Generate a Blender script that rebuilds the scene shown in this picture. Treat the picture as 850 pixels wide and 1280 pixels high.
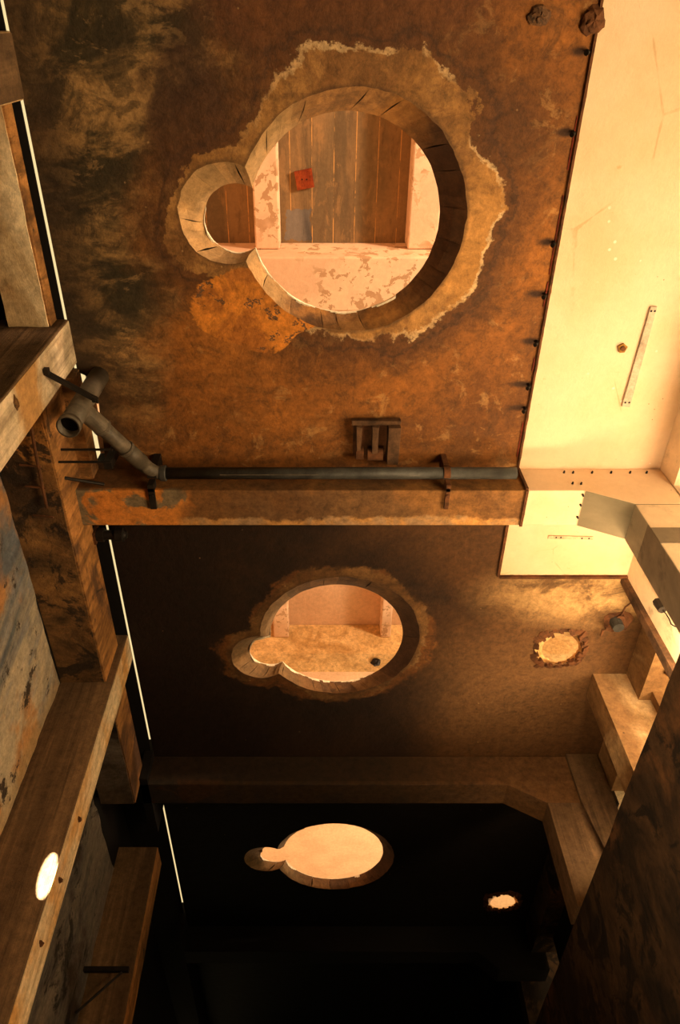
import bpy, math, random
from mathutils import Vector, Matrix
random.seed(7)
H = 5.0                      # ceiling height above the camera, metres
CZ = 1.5                     # eye height
def P(x, y, h): return Vector((x*H, y*H, CZ + h*H))

for o in list(bpy.data.objects): bpy.data.objects.remove(o)
scn = bpy.context.scene
COL = scn.collection

# ---------------------------------------------------------------- camera
cam = bpy.data.cameras.new('camera'); camo = bpy.data.objects.new('camera', cam); COL.objects.link(camo)
camo.location = (0, 0, CZ); camo.rotation_euler = (math.radians(90 + 55.73), 0, 0)
cam.sensor_fit = 'VERTICAL'; cam.sensor_height = 36; cam.lens = 36*910/1280
cam.shift_x = 27/1280.0
cam.clip_start = .05; cam.clip_end = 200
scn.camera = camo

# ---------------------------------------------------------------- world, lamps, exposure
w = bpy.data.worlds.new('sky'); scn.world = w; w.use_nodes = True
bg = w.node_tree.nodes['Background']; bg.inputs[0].default_value = (1, .76, .36, 1); bg.inputs[1].default_value = 1.0
scn.view_settings.view_transform = 'Standard'; scn.view_settings.look = 'None'
scn.view_settings.gamma = 1; scn.view_settings.exposure = 0; scn.view_settings.use_curve_mapping = False
WARM = (1, .68, .36)
def area(name, loc, target, sx, sy, power, col=WARM):
    l = bpy.data.lights.new(name, 'AREA'); l.shape = 'RECTANGLE'; l.size = sx; l.size_y = sy
    l.energy = power; l.color = col
    o = bpy.data.objects.new(name, l); COL.objects.link(o); o.location = loc
    o.rotation_euler = (Vector(target) - Vector(loc)).to_track_quat('-Z', 'Y').to_euler()
    return o
# big window in the right wall beside the camera
area('daylight_right_window', P(.86, .26, .15), P(.0, .42, .95), 3.2, 2.4, 400)
l2 = area('fill_white_wall', P(.02, .62, -.15), P(.56, .80, .85), 1.2, 1.2, 48); l2.data.spread = math.radians(75)  # added fill from below, lifts the white wall and second bay
# daylight in the side gallery beyond the right hand openings
area('daylight_gallery', P(1.0, .78, .45), P(.60, 1.06, .85), 1.6, 1.6, 300)
area('fill_behind_column', P(.505, .745, .69), P(.548, .75, .86), .20, .40, 55)  # hidden fill added to brighten the white wall behind the column
# daylight in the storey above
area('daylight_upper_storey', P(1.55, -.35, 1.30), P(.1, .9, 2.1), 2.0, 1.0, 1600, (1, .66, .40))
area('daylight_upper_far', P(1.3, 3.0, 1.30), P(.1, 2.6, 2.1), 4.0, 2.2, 800, (1, .66, .40))
# narrow spot added in place of a sun beam on the left column
sp = bpy.data.lights.new('sun_shaft_spot', 'SPOT'); sp.energy = 60000; sp.spot_size = math.radians(2.6); sp.spot_blend = .05; sp.shadow_soft_size = .01
sp.color = (1, .93, .75)

# ---------------------------------------------------------------- node expressions
class G:
    """tiny wrapper that turns python arithmetic into shader nodes"""
    def __init__(s, name, rough=.85):
        s.m = bpy.data.materials.new(name); s.m.use_nodes = True; s.t = s.m.node_tree
        s.b = s.t.nodes['Principled BSDF']; s.b.inputs['Roughness'].default_value = rough
        s.b.inputs['Specular IOR Level'].default_value = .25
        g = s.t.nodes.new('ShaderNodeNewGeometry')
        vm = s.t.nodes.new('ShaderNodeVectorMath'); vm.operation = 'SUBTRACT'
        s.t.links.new(g.outputs['Position'], vm.inputs[0]); vm.inputs[1].default_value = (0, 0, CZ)
        v2 = s.t.nodes.new('ShaderNodeVectorMath'); v2.operation = 'SCALE'; v2.inputs['Scale'].default_value = 1/H
        s.t.links.new(vm.outputs[0], v2.inputs[0]); s.p = v2.outputs[0]
        sx = s.t.nodes.new('ShaderNodeSeparateXYZ'); s.t.links.new(s.p, sx.inputs[0])
        s.X, s.Y, s.Z = (V(s, sx.outputs[i]) for i in range(3))
    def math(s, op, a, b=None, c=None, clamp=False):
        n = s.t.nodes.new('ShaderNodeMath'); n.operation = op; n.use_clamp = clamp
        for i, v in enumerate((a, b, c)):
            if v is None: continue
            if isinstance(v, V): s.t.links.new(v.o, n.inputs[i])
            else: n.inputs[i].default_value = v
        return V(s, n.outputs[0])
    def vec(s, x, y, z):
        n = s.t.nodes.new('ShaderNodeCombineXYZ')
        for i, v in enumerate((x, y, z)):
            if isinstance(v, V): s.t.links.new(v.o, n.inputs[i])
            else: n.inputs[i].default_value = v
        return n.outputs[0]
    def noise(s, scale, detail=6, rough=.6, dist=0, vec=None, off=0, sc=None):
        n = s.t.nodes.new('ShaderNodeTexNoise'); n.inputs['Scale'].default_value = scale
        n.inputs['Detail'].default_value = detail; n.inputs['Roughness'].default_value = rough
        n.inputs['Distortion'].default_value = dist
        mp = s.t.nodes.new('ShaderNodeMapping'); mp.inputs['Location'].default_value = (off, off*.7, off*.3)
        if sc: mp.inputs['Scale'].default_value = sc
        s.t.links.new(vec or s.p, mp.inputs[0]); s.t.links.new(mp.outputs[0], n.inputs['Vector'])
        return V(s, n.outputs[0])
    def voro(s, scale, feat='F1', vec=None, rnd=1, sc=None):
        n = s.t.nodes.new('ShaderNodeTexVoronoi'); n.feature = feat; n.inputs['Scale'].default_value = scale
        n.inputs['Randomness'].default_value = rnd
        mp = s.t.nodes.new('ShaderNodeMapping')
        if sc: mp.inputs['Scale'].default_value = sc
        s.t.links.new(vec or s.p, mp.inputs[0]); s.t.links.new(mp.outputs[0], n.inputs['Vector'])
        return V(s, n.outputs['Distance'])
    def attr(s, name):
        n = s.t.nodes.new('ShaderNodeAttribute'); n.attribute_name = name
        return V(s, n.outputs['Fac'])
    def mix(s, f, a, b):
        n = s.t.nodes.new('ShaderNodeMix'); n.data_type = 'RGBA'; n.clamp_factor = True
        if isinstance(f, V): s.t.links.new(f.o, n.inputs[0])
        else: n.inputs[0].default_value = f
        for i, v in ((6, a), (7, b)):
            if isinstance(v, tuple): n.inputs[i].default_value = (*v, 1)
            else: s.t.links.new(v, n.inputs[i])
        return n.outputs[2]
    def scale(s, col, f):
        n = s.t.nodes.new('ShaderNodeVectorMath'); n.operation = 'SCALE'
        s.t.links.new(col, n.inputs[0])
        if isinstance(f, V): s.t.links.new(f.o, n.inputs['Scale'])
        else: n.inputs['Scale'].default_value = f
        return n.outputs[0]
    def step(s, v, a, b):
        """smoothstep of v between a and b (a may be larger than b)"""
        n = s.t.nodes.new('ShaderNodeMapRange'); n.interpolation_type = 'SMOOTHSTEP'
        rev = a > b
        if rev: a, b = b, a
        n.inputs['From Min'].default_value = a; n.inputs['From Max'].default_value = b
        if rev: n.inputs['To Min'].default_value = 1; n.inputs['To Max'].default_value = 0
        if isinstance(v, V): s.t.links.new(v.o, n.inputs[0])
        return V(s, n.outputs[0])
    def dist(s, cx, cy, ax=1, ay=1):
        dx = (s.X - cx)*(1/ax); dy = (s.Y - cy)*(1/ay)
        return s.math('SQRT', dx*dx + dy*dy)
    def done(s, col, bump=None, strength=.3, d=.02, rough=None, grain=.5):
        gr = s.noise(70, 9, .82, .2, off=70)
        col = s.scale(col, ((gr - .5)*(grain*4.6 if not isinstance(grain, V) else grain*4.6) + 1.0).mx(.15))
        bump = gr*.6 if bump is None else bump + gr*.6
        s.t.links.new(col, s.b.inputs['Base Color'])
        if bump is not None:
            n = s.t.nodes.new('ShaderNodeBump'); n.inputs['Strength'].default_value = strength; n.inputs['Distance'].default_value = d
            s.t.links.new(bump.o, n.inputs['Height']); s.t.links.new(n.outputs[0], s.b.inputs['Normal'])
        if rough is not None: s.t.links.new(rough.o, s.b.inputs['Roughness'])
        return s.m
class V:
    def __init__(s, g, o): s.g = g; s.o = o
    def __add__(s, b): return s.g.math('ADD', s, b)
    __radd__ = __add__
    def __sub__(s, b): return s.g.math('SUBTRACT', s, b)
    def __rsub__(s, b): return s.g.math('SUBTRACT', b, s)
    def __mul__(s, b): return s.g.math('MULTIPLY', s, b)
    __rmul__ = __mul__
    def mn(s, b): return s.g.math('MINIMUM', s, b)
    def mx(s, b): return s.g.math('MAXIMUM', s, b)
    def ab(s): return s.g.math('ABSOLUTE', s)

# ---------------------------------------------------------------- holes (all lengths in units of H)
# (bottom centre x, y, r), (bottom lobe), (top centre), (top lobe)
HOLES = [
 ((.0430, .2200, .1500), (-.119, .2135, .0630), (.0352, .2245, .1272), (-.1090, .2250, .0440)),
 ((.0400, .9700, .1500), (-.112, 1.020, .0560), (.0350, .9910, .1280), (-.0950, 1.030, .0400)),
 ((.0400, 1.7100, .1450), (-.130, 1.716, .0530), (.0370, 1.7350, .1250), (-.1080, 1.742, .0380)),
]
ROUND = [(.459, .996, .036), (.4817, 1.915, .034)]
T = .03

# ---------------------------------------------------------------- materials
def white_paint(g, k=1.0):
    """aged cream paint: returns colour socket"""
    n = g.noise(6, 5, .6, off=3); n2 = g.noise(28, 5, .7, off=9)
    c = g.mix(g.step(n, .35, .7), (.76*k, .56*k, .37*k), (.70*k, .48*k, .28*k))
    c = g.mix(g.step(n2, .66, .74), c, (.60*k, .38*k, .19*k))
    fl = g.voro(34); sp = g.step(fl, .09, .05)*g.step(g.noise(9, 2, off=5), .50, .60)
    c = g.mix(sp*.55, c, (.93, .88, .78))  # pale spots stand in for dapples of reflected sunlight
    dots = g.voro(60, rnd=1); c = g.mix(g.step(dots, .055, .03)*g.step(g.noise(11, 1, off=21), .55, .62), c, (.16, .09, .04))
    crack = g.voro(4.0, 'DISTANCE_TO_EDGE', vec=None)
    c = g.mix(g.step(crack + (g.noise(20, 5) - .5)*.03, .006, .001)*g.step(n, .52, .6)*.5, c, (.45, .27, .12))
    return c

def soot_ceiling():
    g = G('sooty_ceiling', .7)
    n1 = g.noise(3.2, 9, .62, .4); n2 = g.noise(9, 8, .65, .8, off=4); n3 = g.noise(42, 6, .7, off=8)
    c = g.mix(g.step(n1, .36, .66), (.120, .043, .009), (.30, .108, .018))
    c = g.mix(g.step(n2, .40, .62)*.55, c, (.165, .062, .012))
    c = g.mix(g.step(n2, .58, .72)*.45, c, (.36, .20, .07))
    c = g.mix(g.step(n3, .55, .75)*.35, c, (.07, .03, .010))
    n4 = g.noise(19, 9, .74, .6, off=27)
    c = g.mix(g.step(n4, .50, .60)*.50, c, (.075, .032, .010))
    c = g.mix(g.step(g.noise(26, 8, .72, .5, off=37), .56, .64)*.40, c, (.42, .23, .08))
    # mottled mould and lime, top left
    warp = g.noise(6.5, 10, .64, .7, off=12, sc=(1, 1.9, 1))
    lm = g.mix(g.step(warp, .43, .60), (.034, .025, .011), (.33, .19, .072))
    lm = g.mix(g.step(g.noise(14, 8, .7, .6, off=2, sc=(1, 2.4, 1)), .50, .62)*.65, lm, (.055, .040, .018))
    lm = g.mix(g.step(g.noise(3.0, 6, .6, .5, off=33), .56, .64)*.7, lm, (.11, .035, .010))
    lm = g.mix(g.step(n4, .48, .56)*.6, lm, (.034, .024, .012))
    lm = g.mix(g.step(g.noise(23, 8, .7, .4, off=47, sc=(1, 1.8, 1)), .55, .63)*.5, lm, (.30, .18, .075))
    tl = g.step(g.X + g.Y*.35 + (n1 - .5)*.5, -.02, -.16)*g.step(g.Y + (n2 - .5)*.25, .62, .36)
    c = g.mix(tl, c, lm)
    c = g.mix(g.step(g.X + (n2 - .5)*.06, -.27, -.34)*.8, c, (.035, .022, .012))
    # brown-black run down the upper middle
    tm = g.step(g.dist(.02, -.02, .22, .09) + (n2 - .5)*.9, 1.05, .55)*.75
    c = g.mix(tm, c, (.085, .030, .012))
    tm = g.step(g.dist(-.16, .10, .06, .10) + (n2 - .5)*1.3, 1.05, .55)*.85
    c = g.mix(tm, c, (.045, .020, .010))
    # crust ring round each keyhole opening
    for i, (b, l, _, _) in enumerate(HOLES):
        wob = (g.noise(9, 7, .66, .3, off=40 + i*7) - .5)*.11 + (g.noise(30, 6, .7, off=15) - .5)*.030
        d = (g.dist(b[0], b[1]) - b[2]).mn(g.dist(l[0], l[1]) - l[2])
        near = g.step(d, .25, .10)
        dd = d + wob
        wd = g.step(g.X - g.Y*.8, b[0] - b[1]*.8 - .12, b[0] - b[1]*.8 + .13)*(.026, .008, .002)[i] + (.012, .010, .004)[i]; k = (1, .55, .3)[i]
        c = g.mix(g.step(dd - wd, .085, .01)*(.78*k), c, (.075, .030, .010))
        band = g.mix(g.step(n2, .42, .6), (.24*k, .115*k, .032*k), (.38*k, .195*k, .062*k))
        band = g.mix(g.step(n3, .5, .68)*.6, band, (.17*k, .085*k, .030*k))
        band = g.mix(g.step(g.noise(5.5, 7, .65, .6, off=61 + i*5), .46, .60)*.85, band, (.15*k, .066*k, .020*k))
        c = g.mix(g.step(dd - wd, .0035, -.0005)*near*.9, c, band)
        line = g.step((dd - wd).ab(), .0050, .0012)*near*g.step(n2, .40, .52)
        c = g.mix(g.step(dd - wd, .0035, -.0005)*near*g.step(n4, .49, .58)*.6, c, (.13*k, .058*k, .017*k))
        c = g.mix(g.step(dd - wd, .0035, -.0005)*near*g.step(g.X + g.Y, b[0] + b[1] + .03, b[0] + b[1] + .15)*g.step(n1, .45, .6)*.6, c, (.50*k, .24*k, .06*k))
        line = line*g.step(g.X, b[0] - .17, b[0] - .03)
        c = g.mix(g.step((dd - wd - .018).ab(), .006, .001)*near*.55, c, (.045, .020, .010))
        c = g.mix(line*g.step(n1, .44, .56)*(.75*k), c, (.60*k, .42*k, .22*k))
        c = g.mix(g.step(d, .006, .001)*.55, c, (.07, .035, .015))
    # bright orange flakes below left of the near opening
    o1 = g.step(g.dist(-.085, .338, .095, .058) + (g.noise(16, 6, .6, .6, off=7) - .5)*1.4, 1.0, .93)
    oc = g.mix(g.step(g.noise(18, 7, .7, 1, off=5), .42, .6), (.62, .22, .028), (.34, .115, .018))
    c = g.mix(o1*.9, c, oc)
    c = g.mix(g.step((g.noise(7, 7, .7, .5, off=55) - .5).ab(), .016, .004)*o1, c, (.10, .055, .03))
    # soot over the second and third bays, their dimness put into the colour too
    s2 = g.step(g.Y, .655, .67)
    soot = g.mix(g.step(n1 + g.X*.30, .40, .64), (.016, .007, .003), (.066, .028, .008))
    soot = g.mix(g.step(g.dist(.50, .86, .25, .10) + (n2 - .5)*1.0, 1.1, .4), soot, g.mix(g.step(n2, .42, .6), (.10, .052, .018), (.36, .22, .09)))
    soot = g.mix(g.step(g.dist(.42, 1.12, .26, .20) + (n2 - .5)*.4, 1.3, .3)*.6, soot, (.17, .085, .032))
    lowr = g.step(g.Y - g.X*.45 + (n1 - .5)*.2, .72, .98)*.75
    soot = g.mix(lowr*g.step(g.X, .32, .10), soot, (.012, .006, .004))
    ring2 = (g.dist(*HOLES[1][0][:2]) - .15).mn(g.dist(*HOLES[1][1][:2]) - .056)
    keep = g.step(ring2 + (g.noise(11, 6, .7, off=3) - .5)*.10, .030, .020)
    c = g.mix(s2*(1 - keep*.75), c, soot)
    c = g.mix(g.step(g.Y, 1.35, 1.40)*.96, c, (.003, .0018, .001))  # third bay blacked out in colour, where little light reaches
    # rust streaks where nails went in beside the old partition
    x = None
    for yy, ln in NAILS:
        e = g.step(g.dist(.303, yy, ln*1.25, .0075) + (n3 - .5)*.4, 1.0, .30)
        x = e if x is None else x.mx(e)
    c = g.mix(x*.85, c, (.022, .010, .006))
    # pale flecks painted in place of small light dapples
    fl = g.voro(24); c = g.mix(g.step(fl, .045, .02)*.4, c, (.45, .28, .13))
    # white painted part, beyond the removed partition
    edge = (g.noise(60, 3, .6) - .5)*.004
    white = g.step(g.X + edge, .3200, .3212)*g.step(g.Y + edge, .8162, .8150)
    c = g.mix(white, c, white_paint(g))
    # painted ceiling of the side gallery
    gal = g.step(g.X, .604, .606)
    c = g.mix(gal, c, (.72, .55, .33))
    bump = (n3*.5 + n2 + warp*tl)*(1 - white)
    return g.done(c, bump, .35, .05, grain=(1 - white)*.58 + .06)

NAILS = [(.034, .012), (.118, .015), (.248, .016), (.317, .018), (.385, .017), (.452, .023), (.490, .019)]

def concrete(name, dark, light, streak=None, sc=8, stain=None, stain_f=.5, bump=.35, rough=.85, chips=True, black=None, bt=.6, white=False, off=0, grain=.5):
    g = G(name, rough)
    st = streak or (1, 1, 1)
    n1 = g.noise(sc, 8, .65, .5, off=off, sc=st); n2 = g.noise(sc*4, 7, .7, .3, off=off + 5, sc=st)
    n3 = g.noise(sc*.45, 6, .6, .6, off=off + 9)
    c = g.mix(g.step(n1, .36, .64), dark, light)
    if stain: c = g.mix(g.step(n3, .62 - stain_f*.25, .74 - stain_f*.25), c, stain)
    c = g.mix(g.step(n2, .52, .70)*.5, c, tuple(v*.35 for v in dark))
    if black: c = g.mix(g.step(g.noise(sc*1.3, 9, .72, .8, off=off + 17), bt, bt + .06)*.9, c, black)
    if name == 'cream_gallery_wall': c = g.mix(g.step(g.X + (n1 - .5)*.10, .615, .555), c, (.22, .12, .05))  # browner to the left, the fall of daylight put into the colour
    if chips:
        ch = g.step(g.voro(sc*5, sc=st), .10, .05)*g.step(n1, .5, .6)
        c = g.mix(ch*.8, c, (.03, .02, .01))
    if white:
        e = (g.noise(60, 3, .6) - .5)*.004
        wm = g.step(g.X + e, .3200, .3212)*g.step(g.Y, .8162, .8150)
        c = g.mix(wm, c, white_paint(g))
    return g.done(c, n2 + n1*1.2, bump, .03, grain=grain)

def plain(name, col, rough=.6, metal=0, var=.35, sc=60):
    g = G(name, rough); g.b.inputs['Metallic'].default_value = metal
    n = g.noise(sc, 5, .65)
    return g.done(g.mix(g.step(n, .35, .68), col, tuple(v*(1 - var) for v in col)), n, .2, .01)

M = {}
M['ceil'] = soot_ceiling()
# beam under the pipe: orange flaking paint along its lower edge
def beam_mat():
    g = G('stained_beam', .8)
    n1 = g.noise(5, 8, .6, .5); n2 = g.noise(15, 7, .65, .5, off=3); n3 = g.noise(50, 5, .7)
    c = g.mix(g.step(n1, .38, .62), (.12, .052, .015), (.22, .10, .027))
    c = g.mix(g.step(g.noise(3, 6, .6, off=14), .48, .60)*.5, c, (.09, .055, .028))
    c = g.mix(g.step(n3, .5, .7)*.4, c, (.08, .035, .012))
    low = g.step(g.Y + (n2 - .5)*.050 + (n1 - .5)*.03, .645, .652)*g.step(g.Z, .94, .936)
    left = g.step(g.X + (n1 - .5)*.30, -.20, -.23)*g.step(g.Z, .945, .936)
    c = g.mix(low*.8, c, g.mix(g.step(n2, .45, .6), (.52, .26, .075), (.30, .19, .10)))
    c = g.mix(left*.9, c, g.mix(g.step(g.noise(9, 5, .6, 1, off=8), .48, .53), (.55, .20, .035), (.17, .13, .075)))
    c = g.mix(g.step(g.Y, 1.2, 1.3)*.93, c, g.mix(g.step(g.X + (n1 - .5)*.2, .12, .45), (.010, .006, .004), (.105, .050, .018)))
    e = (g.noise(60, 3, .6) - .5)*.003
    c = g.mix(g.step(g.X + e, .3200, .3212)*g.step(g.Y, .8162, .8150), c, white_paint(g))
    c = g.mix(g.step(g.X, .4045, .4055)*g.step(g.Z, .9335, .9325)*g.step(g.Y, 1., .9)*g.step(g.Y, .5972, .5974), c, g.mix(g.step(n1, .4, .6), (.19, .155, .095), (.25, .205, .13)))  # haunch underside greyed to carry its shade
    c = g.mix(g.step(g.Y, 1.9, 2.0), c, (.004, .0025, .0015))  # far beam blackened in its colour against leaking light
    return g.done(c, n2 + n3*.4, .3, .03, grain=g.step(g.X, .325, .315).mx(g.step(g.Y, .9, 1.0))*.6 + .08)
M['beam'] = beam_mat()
def stave_mat():
    g = G('cast_stave_concrete', .85)
    a = g.attr('stave'); a = g.math('MULTIPLY_ADD', a, 1.3, -.15, clamp=True); n = g.noise(22, 7, .7, .5); n2 = g.noise(8, 5, .6, off=6)
    c = g.mix(a, (.085, .038, .012), (.28, .14, .048))
    c = g.mix(g.step(n, .45, .65)*.6, c, (.055, .030, .014))
    c = g.mix(g.step(n2, .54, .64)*.6, c, (.42, .19, .045))
    c = g.mix(g.step(g.X + (n2 - .5)*.08, .09, .17)*.85, c, (.040, .016, .007))  # right side of the reveals darkened, unlit side put into the colour
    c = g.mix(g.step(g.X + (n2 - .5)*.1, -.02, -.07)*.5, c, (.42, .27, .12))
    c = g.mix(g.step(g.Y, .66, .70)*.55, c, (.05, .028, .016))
    return g.done(c, n*.6 + a*.6, .5, .03)
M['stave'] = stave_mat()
M['lime'] = plain('lit_reveal_edge', (.80, .70, .52), .9)  # pale colour for the light caught on the reveal's upper edge
# left side
M['col_pale'] = concrete('board_marked_pale_concrete', (.22, .165, .105), (.56, .45, .31), (1, 3, .16), 9, (.40, .22, .08), .45, black=(.05, .035, .02), bt=.66)
M['col_lit'] = concrete('lit_scraped_concrete', (.40, .27, .14), (.85, .70, .47), (2.2, 2.2, .16), 8, (.60, .33, .11), .5, black=(.04, .03, .02), bt=.68, off=3)
M['edge_orange'] = concrete('rust_stained_concrete', (.15, .070, .022), (.46, .215, .065), (1, 3, .6), 10, (.10, .05, .025), .35, black=(.030, .018, .010), bt=.60, off=6)
M['plaster_pale'] = concrete('lime_washed_plaster', (.42, .29, .15), (.86, .70, .46), (1, .3, 1), 8, (.30, .15, .05), .35, black=(.03, .02, .012), bt=.64, off=8)
M['rough'] = concrete('crumbled_brown_render', (.050, .028, .012), (.27, .135, .042), (1, 1, 1), 9, (.40, .17, .035), .30, bump=.9, black=(.022, .014, .009), bt=.50, off=2)
def blue_panel():
    g = G('peeling_blue_grey_panel', .8)
    v = g.vec(g.X, g.Y*1.1 + g.Z*.12, g.Z*.10)
    n1 = g.noise(5, 9, .62, .9, vec=v, sc=(1, 1, 3.2)); n2 = g.noise(20, 7, .7, .4, vec=v, sc=(1, 1, 3)); n3 = g.noise(4, 5, .6, off=8)
    c = g.mix(g.step(n1, .38, .60), (.10, .115, .135), (.56, .46, .32))
    c = g.mix(g.step(n2, .50, .62)*.6, c, (.20, .22, .26))
    c = g.mix(g.step(n3, .49, .57)*.8, c, (.50, .22, .05))
    c = g.mix(g.step(g.Y + (n1 - .5)*.1, .925, .955)*.7, c, (.40, .28, .14))
    c = g.mix(g.step(g.noise(16, 9, .75, off=4), .57, .63), c, (.045, .03, .018))
    return g.done(c, n1 + n2*.6, .8, .04)
M['blue'] = blue_panel()
M['dark_wall'] = concrete('dark_flaking_wall', (.030, .020, .012), (.10, .065, .038), (1, 1, 1), 7, (.16, .13, .10), .25, black=(.010, .007, .005), bt=.56, off=11)
M['grey_plaster'] = concrete('grey_flaking_plaster', (.09, .085, .08), (.24, .20, .155), (1, 1.5, .5), 6, (.05, .03, .02), .5, bump=.8, black=(.010, .007, .005), bt=.54, off=41)
M['right_wall'] = concrete('sooty_brown_wall', (.016, .009, .0045), (.062, .033, .014), (1, 1, .7), 10, (.11, .05, .018), .30, black=(.008, .005, .003), bt=.52, off=13)
M['pier'] = concrete('brown_pier_concrete', (.15, .075, .026), (.34, .19, .075), (1, 1, .5), 7, (.50, .34, .17), .35, black=(.07, .035, .018), bt=.66, off=17)
M['white_col'] = concrete('cream_painted_concrete', (.62, .47, .31), (.76, .59, .40), (1, 1, 1), 5, None, bump=.15, off=19, grain=.10)
M['grey_col'] = concrete('grey_painted_concrete', (.18, .14, .095), (.34, .27, .18), (1, 1, 1), 5, None, bump=.15, off=20, grain=.10)
M['shaded_side'] = concrete('grey_green_side_shade', (.30, .26, .18), (.42, .36, .25), (1, 1, 1), 5, None, bump=.15, off=26, grain=.10)  # grey stands in for shade on the column's left side
M['far_col'] = concrete('brown_far_column', (.095, .055, .027), (.22, .13, .064), (4, 2, .18), 7, (.12, .07, .03), .4, off=23)
M['gallery'] = concrete('cream_gallery_wall', (.50, .31, .14), (.72, .53, .31), (1, 1, 1), 7, (.40, .22, .085), .4, black=(.2, .1, .04), bt=.70, off=29)
M['soot'] = plain('soot_and_shade_black', (.0045, .003, .002), .9)  # black for sooty parts and for surfaces lost in shade
# fittings
M['pvc'] = plain('dusty_grey_pipe', (.120, .098, .070), .5, 0, .45, 25)
M['dark_pipe'] = plain('dark_grey_pipe', (.050, .050, .046), .45, 0, .6, 22)
M['iron'] = plain('black_iron', (.016, .012, .009), .6, .2)
M['rust'] = plain('brown_rust', (.12, .046, .016), .85, 0, .6, 40)
M['red_rust'] = plain('red_rust', (.20, .030, .012), .85, 0, .6, 40)
M['char'] = plain('charred_timber', (.11, .055, .025), .85, 0, .75, 30)
M['batten'] = plain('grey_batten', (.50, .40, .29), .7, 0, .15, 20)
M['batten_pale'] = plain('pale_batten', (.58, .47, .29), .7, 0, .25, 40)
M['tile'] = concrete('red_board', (.20, .030, .006), (.34, .065, .012), (1, .3, 1), 30, None, chips=False, bump=.2)
def upper_ceiling():
    g = G('board_marked_upper_ceiling', .8)
    n1 = g.noise(4, 8, .6, .4, sc=(3, .5, 1)); n2 = g.noise(22, 7, .7, .3, sc=(2, .6, 1))
    b = g.math('FRACT', g.X*(1/.058) + .31)
    seam = g.step(b, .05, .01)
    bd = g.math('FLOOR', g.X*(1/.058) + .31)
    wn = g.t.nodes.new('ShaderNodeTexWhiteNoise'); wn.noise_dimensions = '1D'; g.t.links.new(bd.o, wn.inputs['W'])
    c = g.mix(V(g, wn.outputs['Value']), (.125, .088, .046), (.19, .135, .070))
    c = g.mix(g.step(n1, .42, .64)*.6, c, (.36, .22, .095))
    c = g.mix(g.step(n2, .52, .7)*.6, c, (.13, .085, .045))
    c = g.mix(seam*g.step(n2, .42, .5), c, (.70, .38, .12))
    c = g.mix(g.step(g.noise(13, 8, .7, .3, off=9, sc=(2.5, .8, 1)), .53, .62)*.5, c, (.36, .215, .09))
    # grey bare patch
    m = (g.step(((g.X + .056).ab()*(1/.037)).mx((g.Y - .476).ab()*(1/.043)) + (g.noise(30, 6, .65) - .5)*1.1, .96, .93))
    c = g.mix(m, c, g.mix(g.step(n1, .4, .6), (.085, .080, .075), (.20, .18, .155)))
    # paler painted bays further in
    c = g.mix(g.step(g.Y, .66, .70), c, g.mix(g.step(g.noise(9, 6, .6), .4, .62), (.72, .48, .30), (.80, .55, .35)))
    return g.done(c, n2 + n1, .25, .03, grain=.2)
M['up_ceil'] = upper_ceiling()
def upper_beam():
    g = G('peeling_pink_beam_paint', .8)
    n = g.noise(34, 8, .62, .4, sc=(1, 1, 1)); n1 = g.noise(5, 4)
    c = g.mix(g.step(n1, .4, .6), (.74, .50, .33), (.82, .60, .40))
    c = g.mix(g.step(n, .535, .555)*g.step(n1, .40, .52), c, (.50, .31, .17))
    c = g.mix(g.step(g.Y, 1.7, 1.8)*g.step(g.Z, 1.99, 1.98)*.0, c, (.55, .30, .10))
    return g.done(c, n, .3, .02, grain=.12)
M['up_beam'] = upper_beam()
M['up_ochre'] = concrete('ochre_upper_beam', (.52, .32, .12), (.70, .46, .20), (1, 1, 1), 14, (.42, .24, .08), .4, chips=False, off=31)
M['floor'] = concrete('dusty_floor', (.12, .08, .05), (.22, .15, .09), (1, 1, 1), 3, None)

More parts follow.
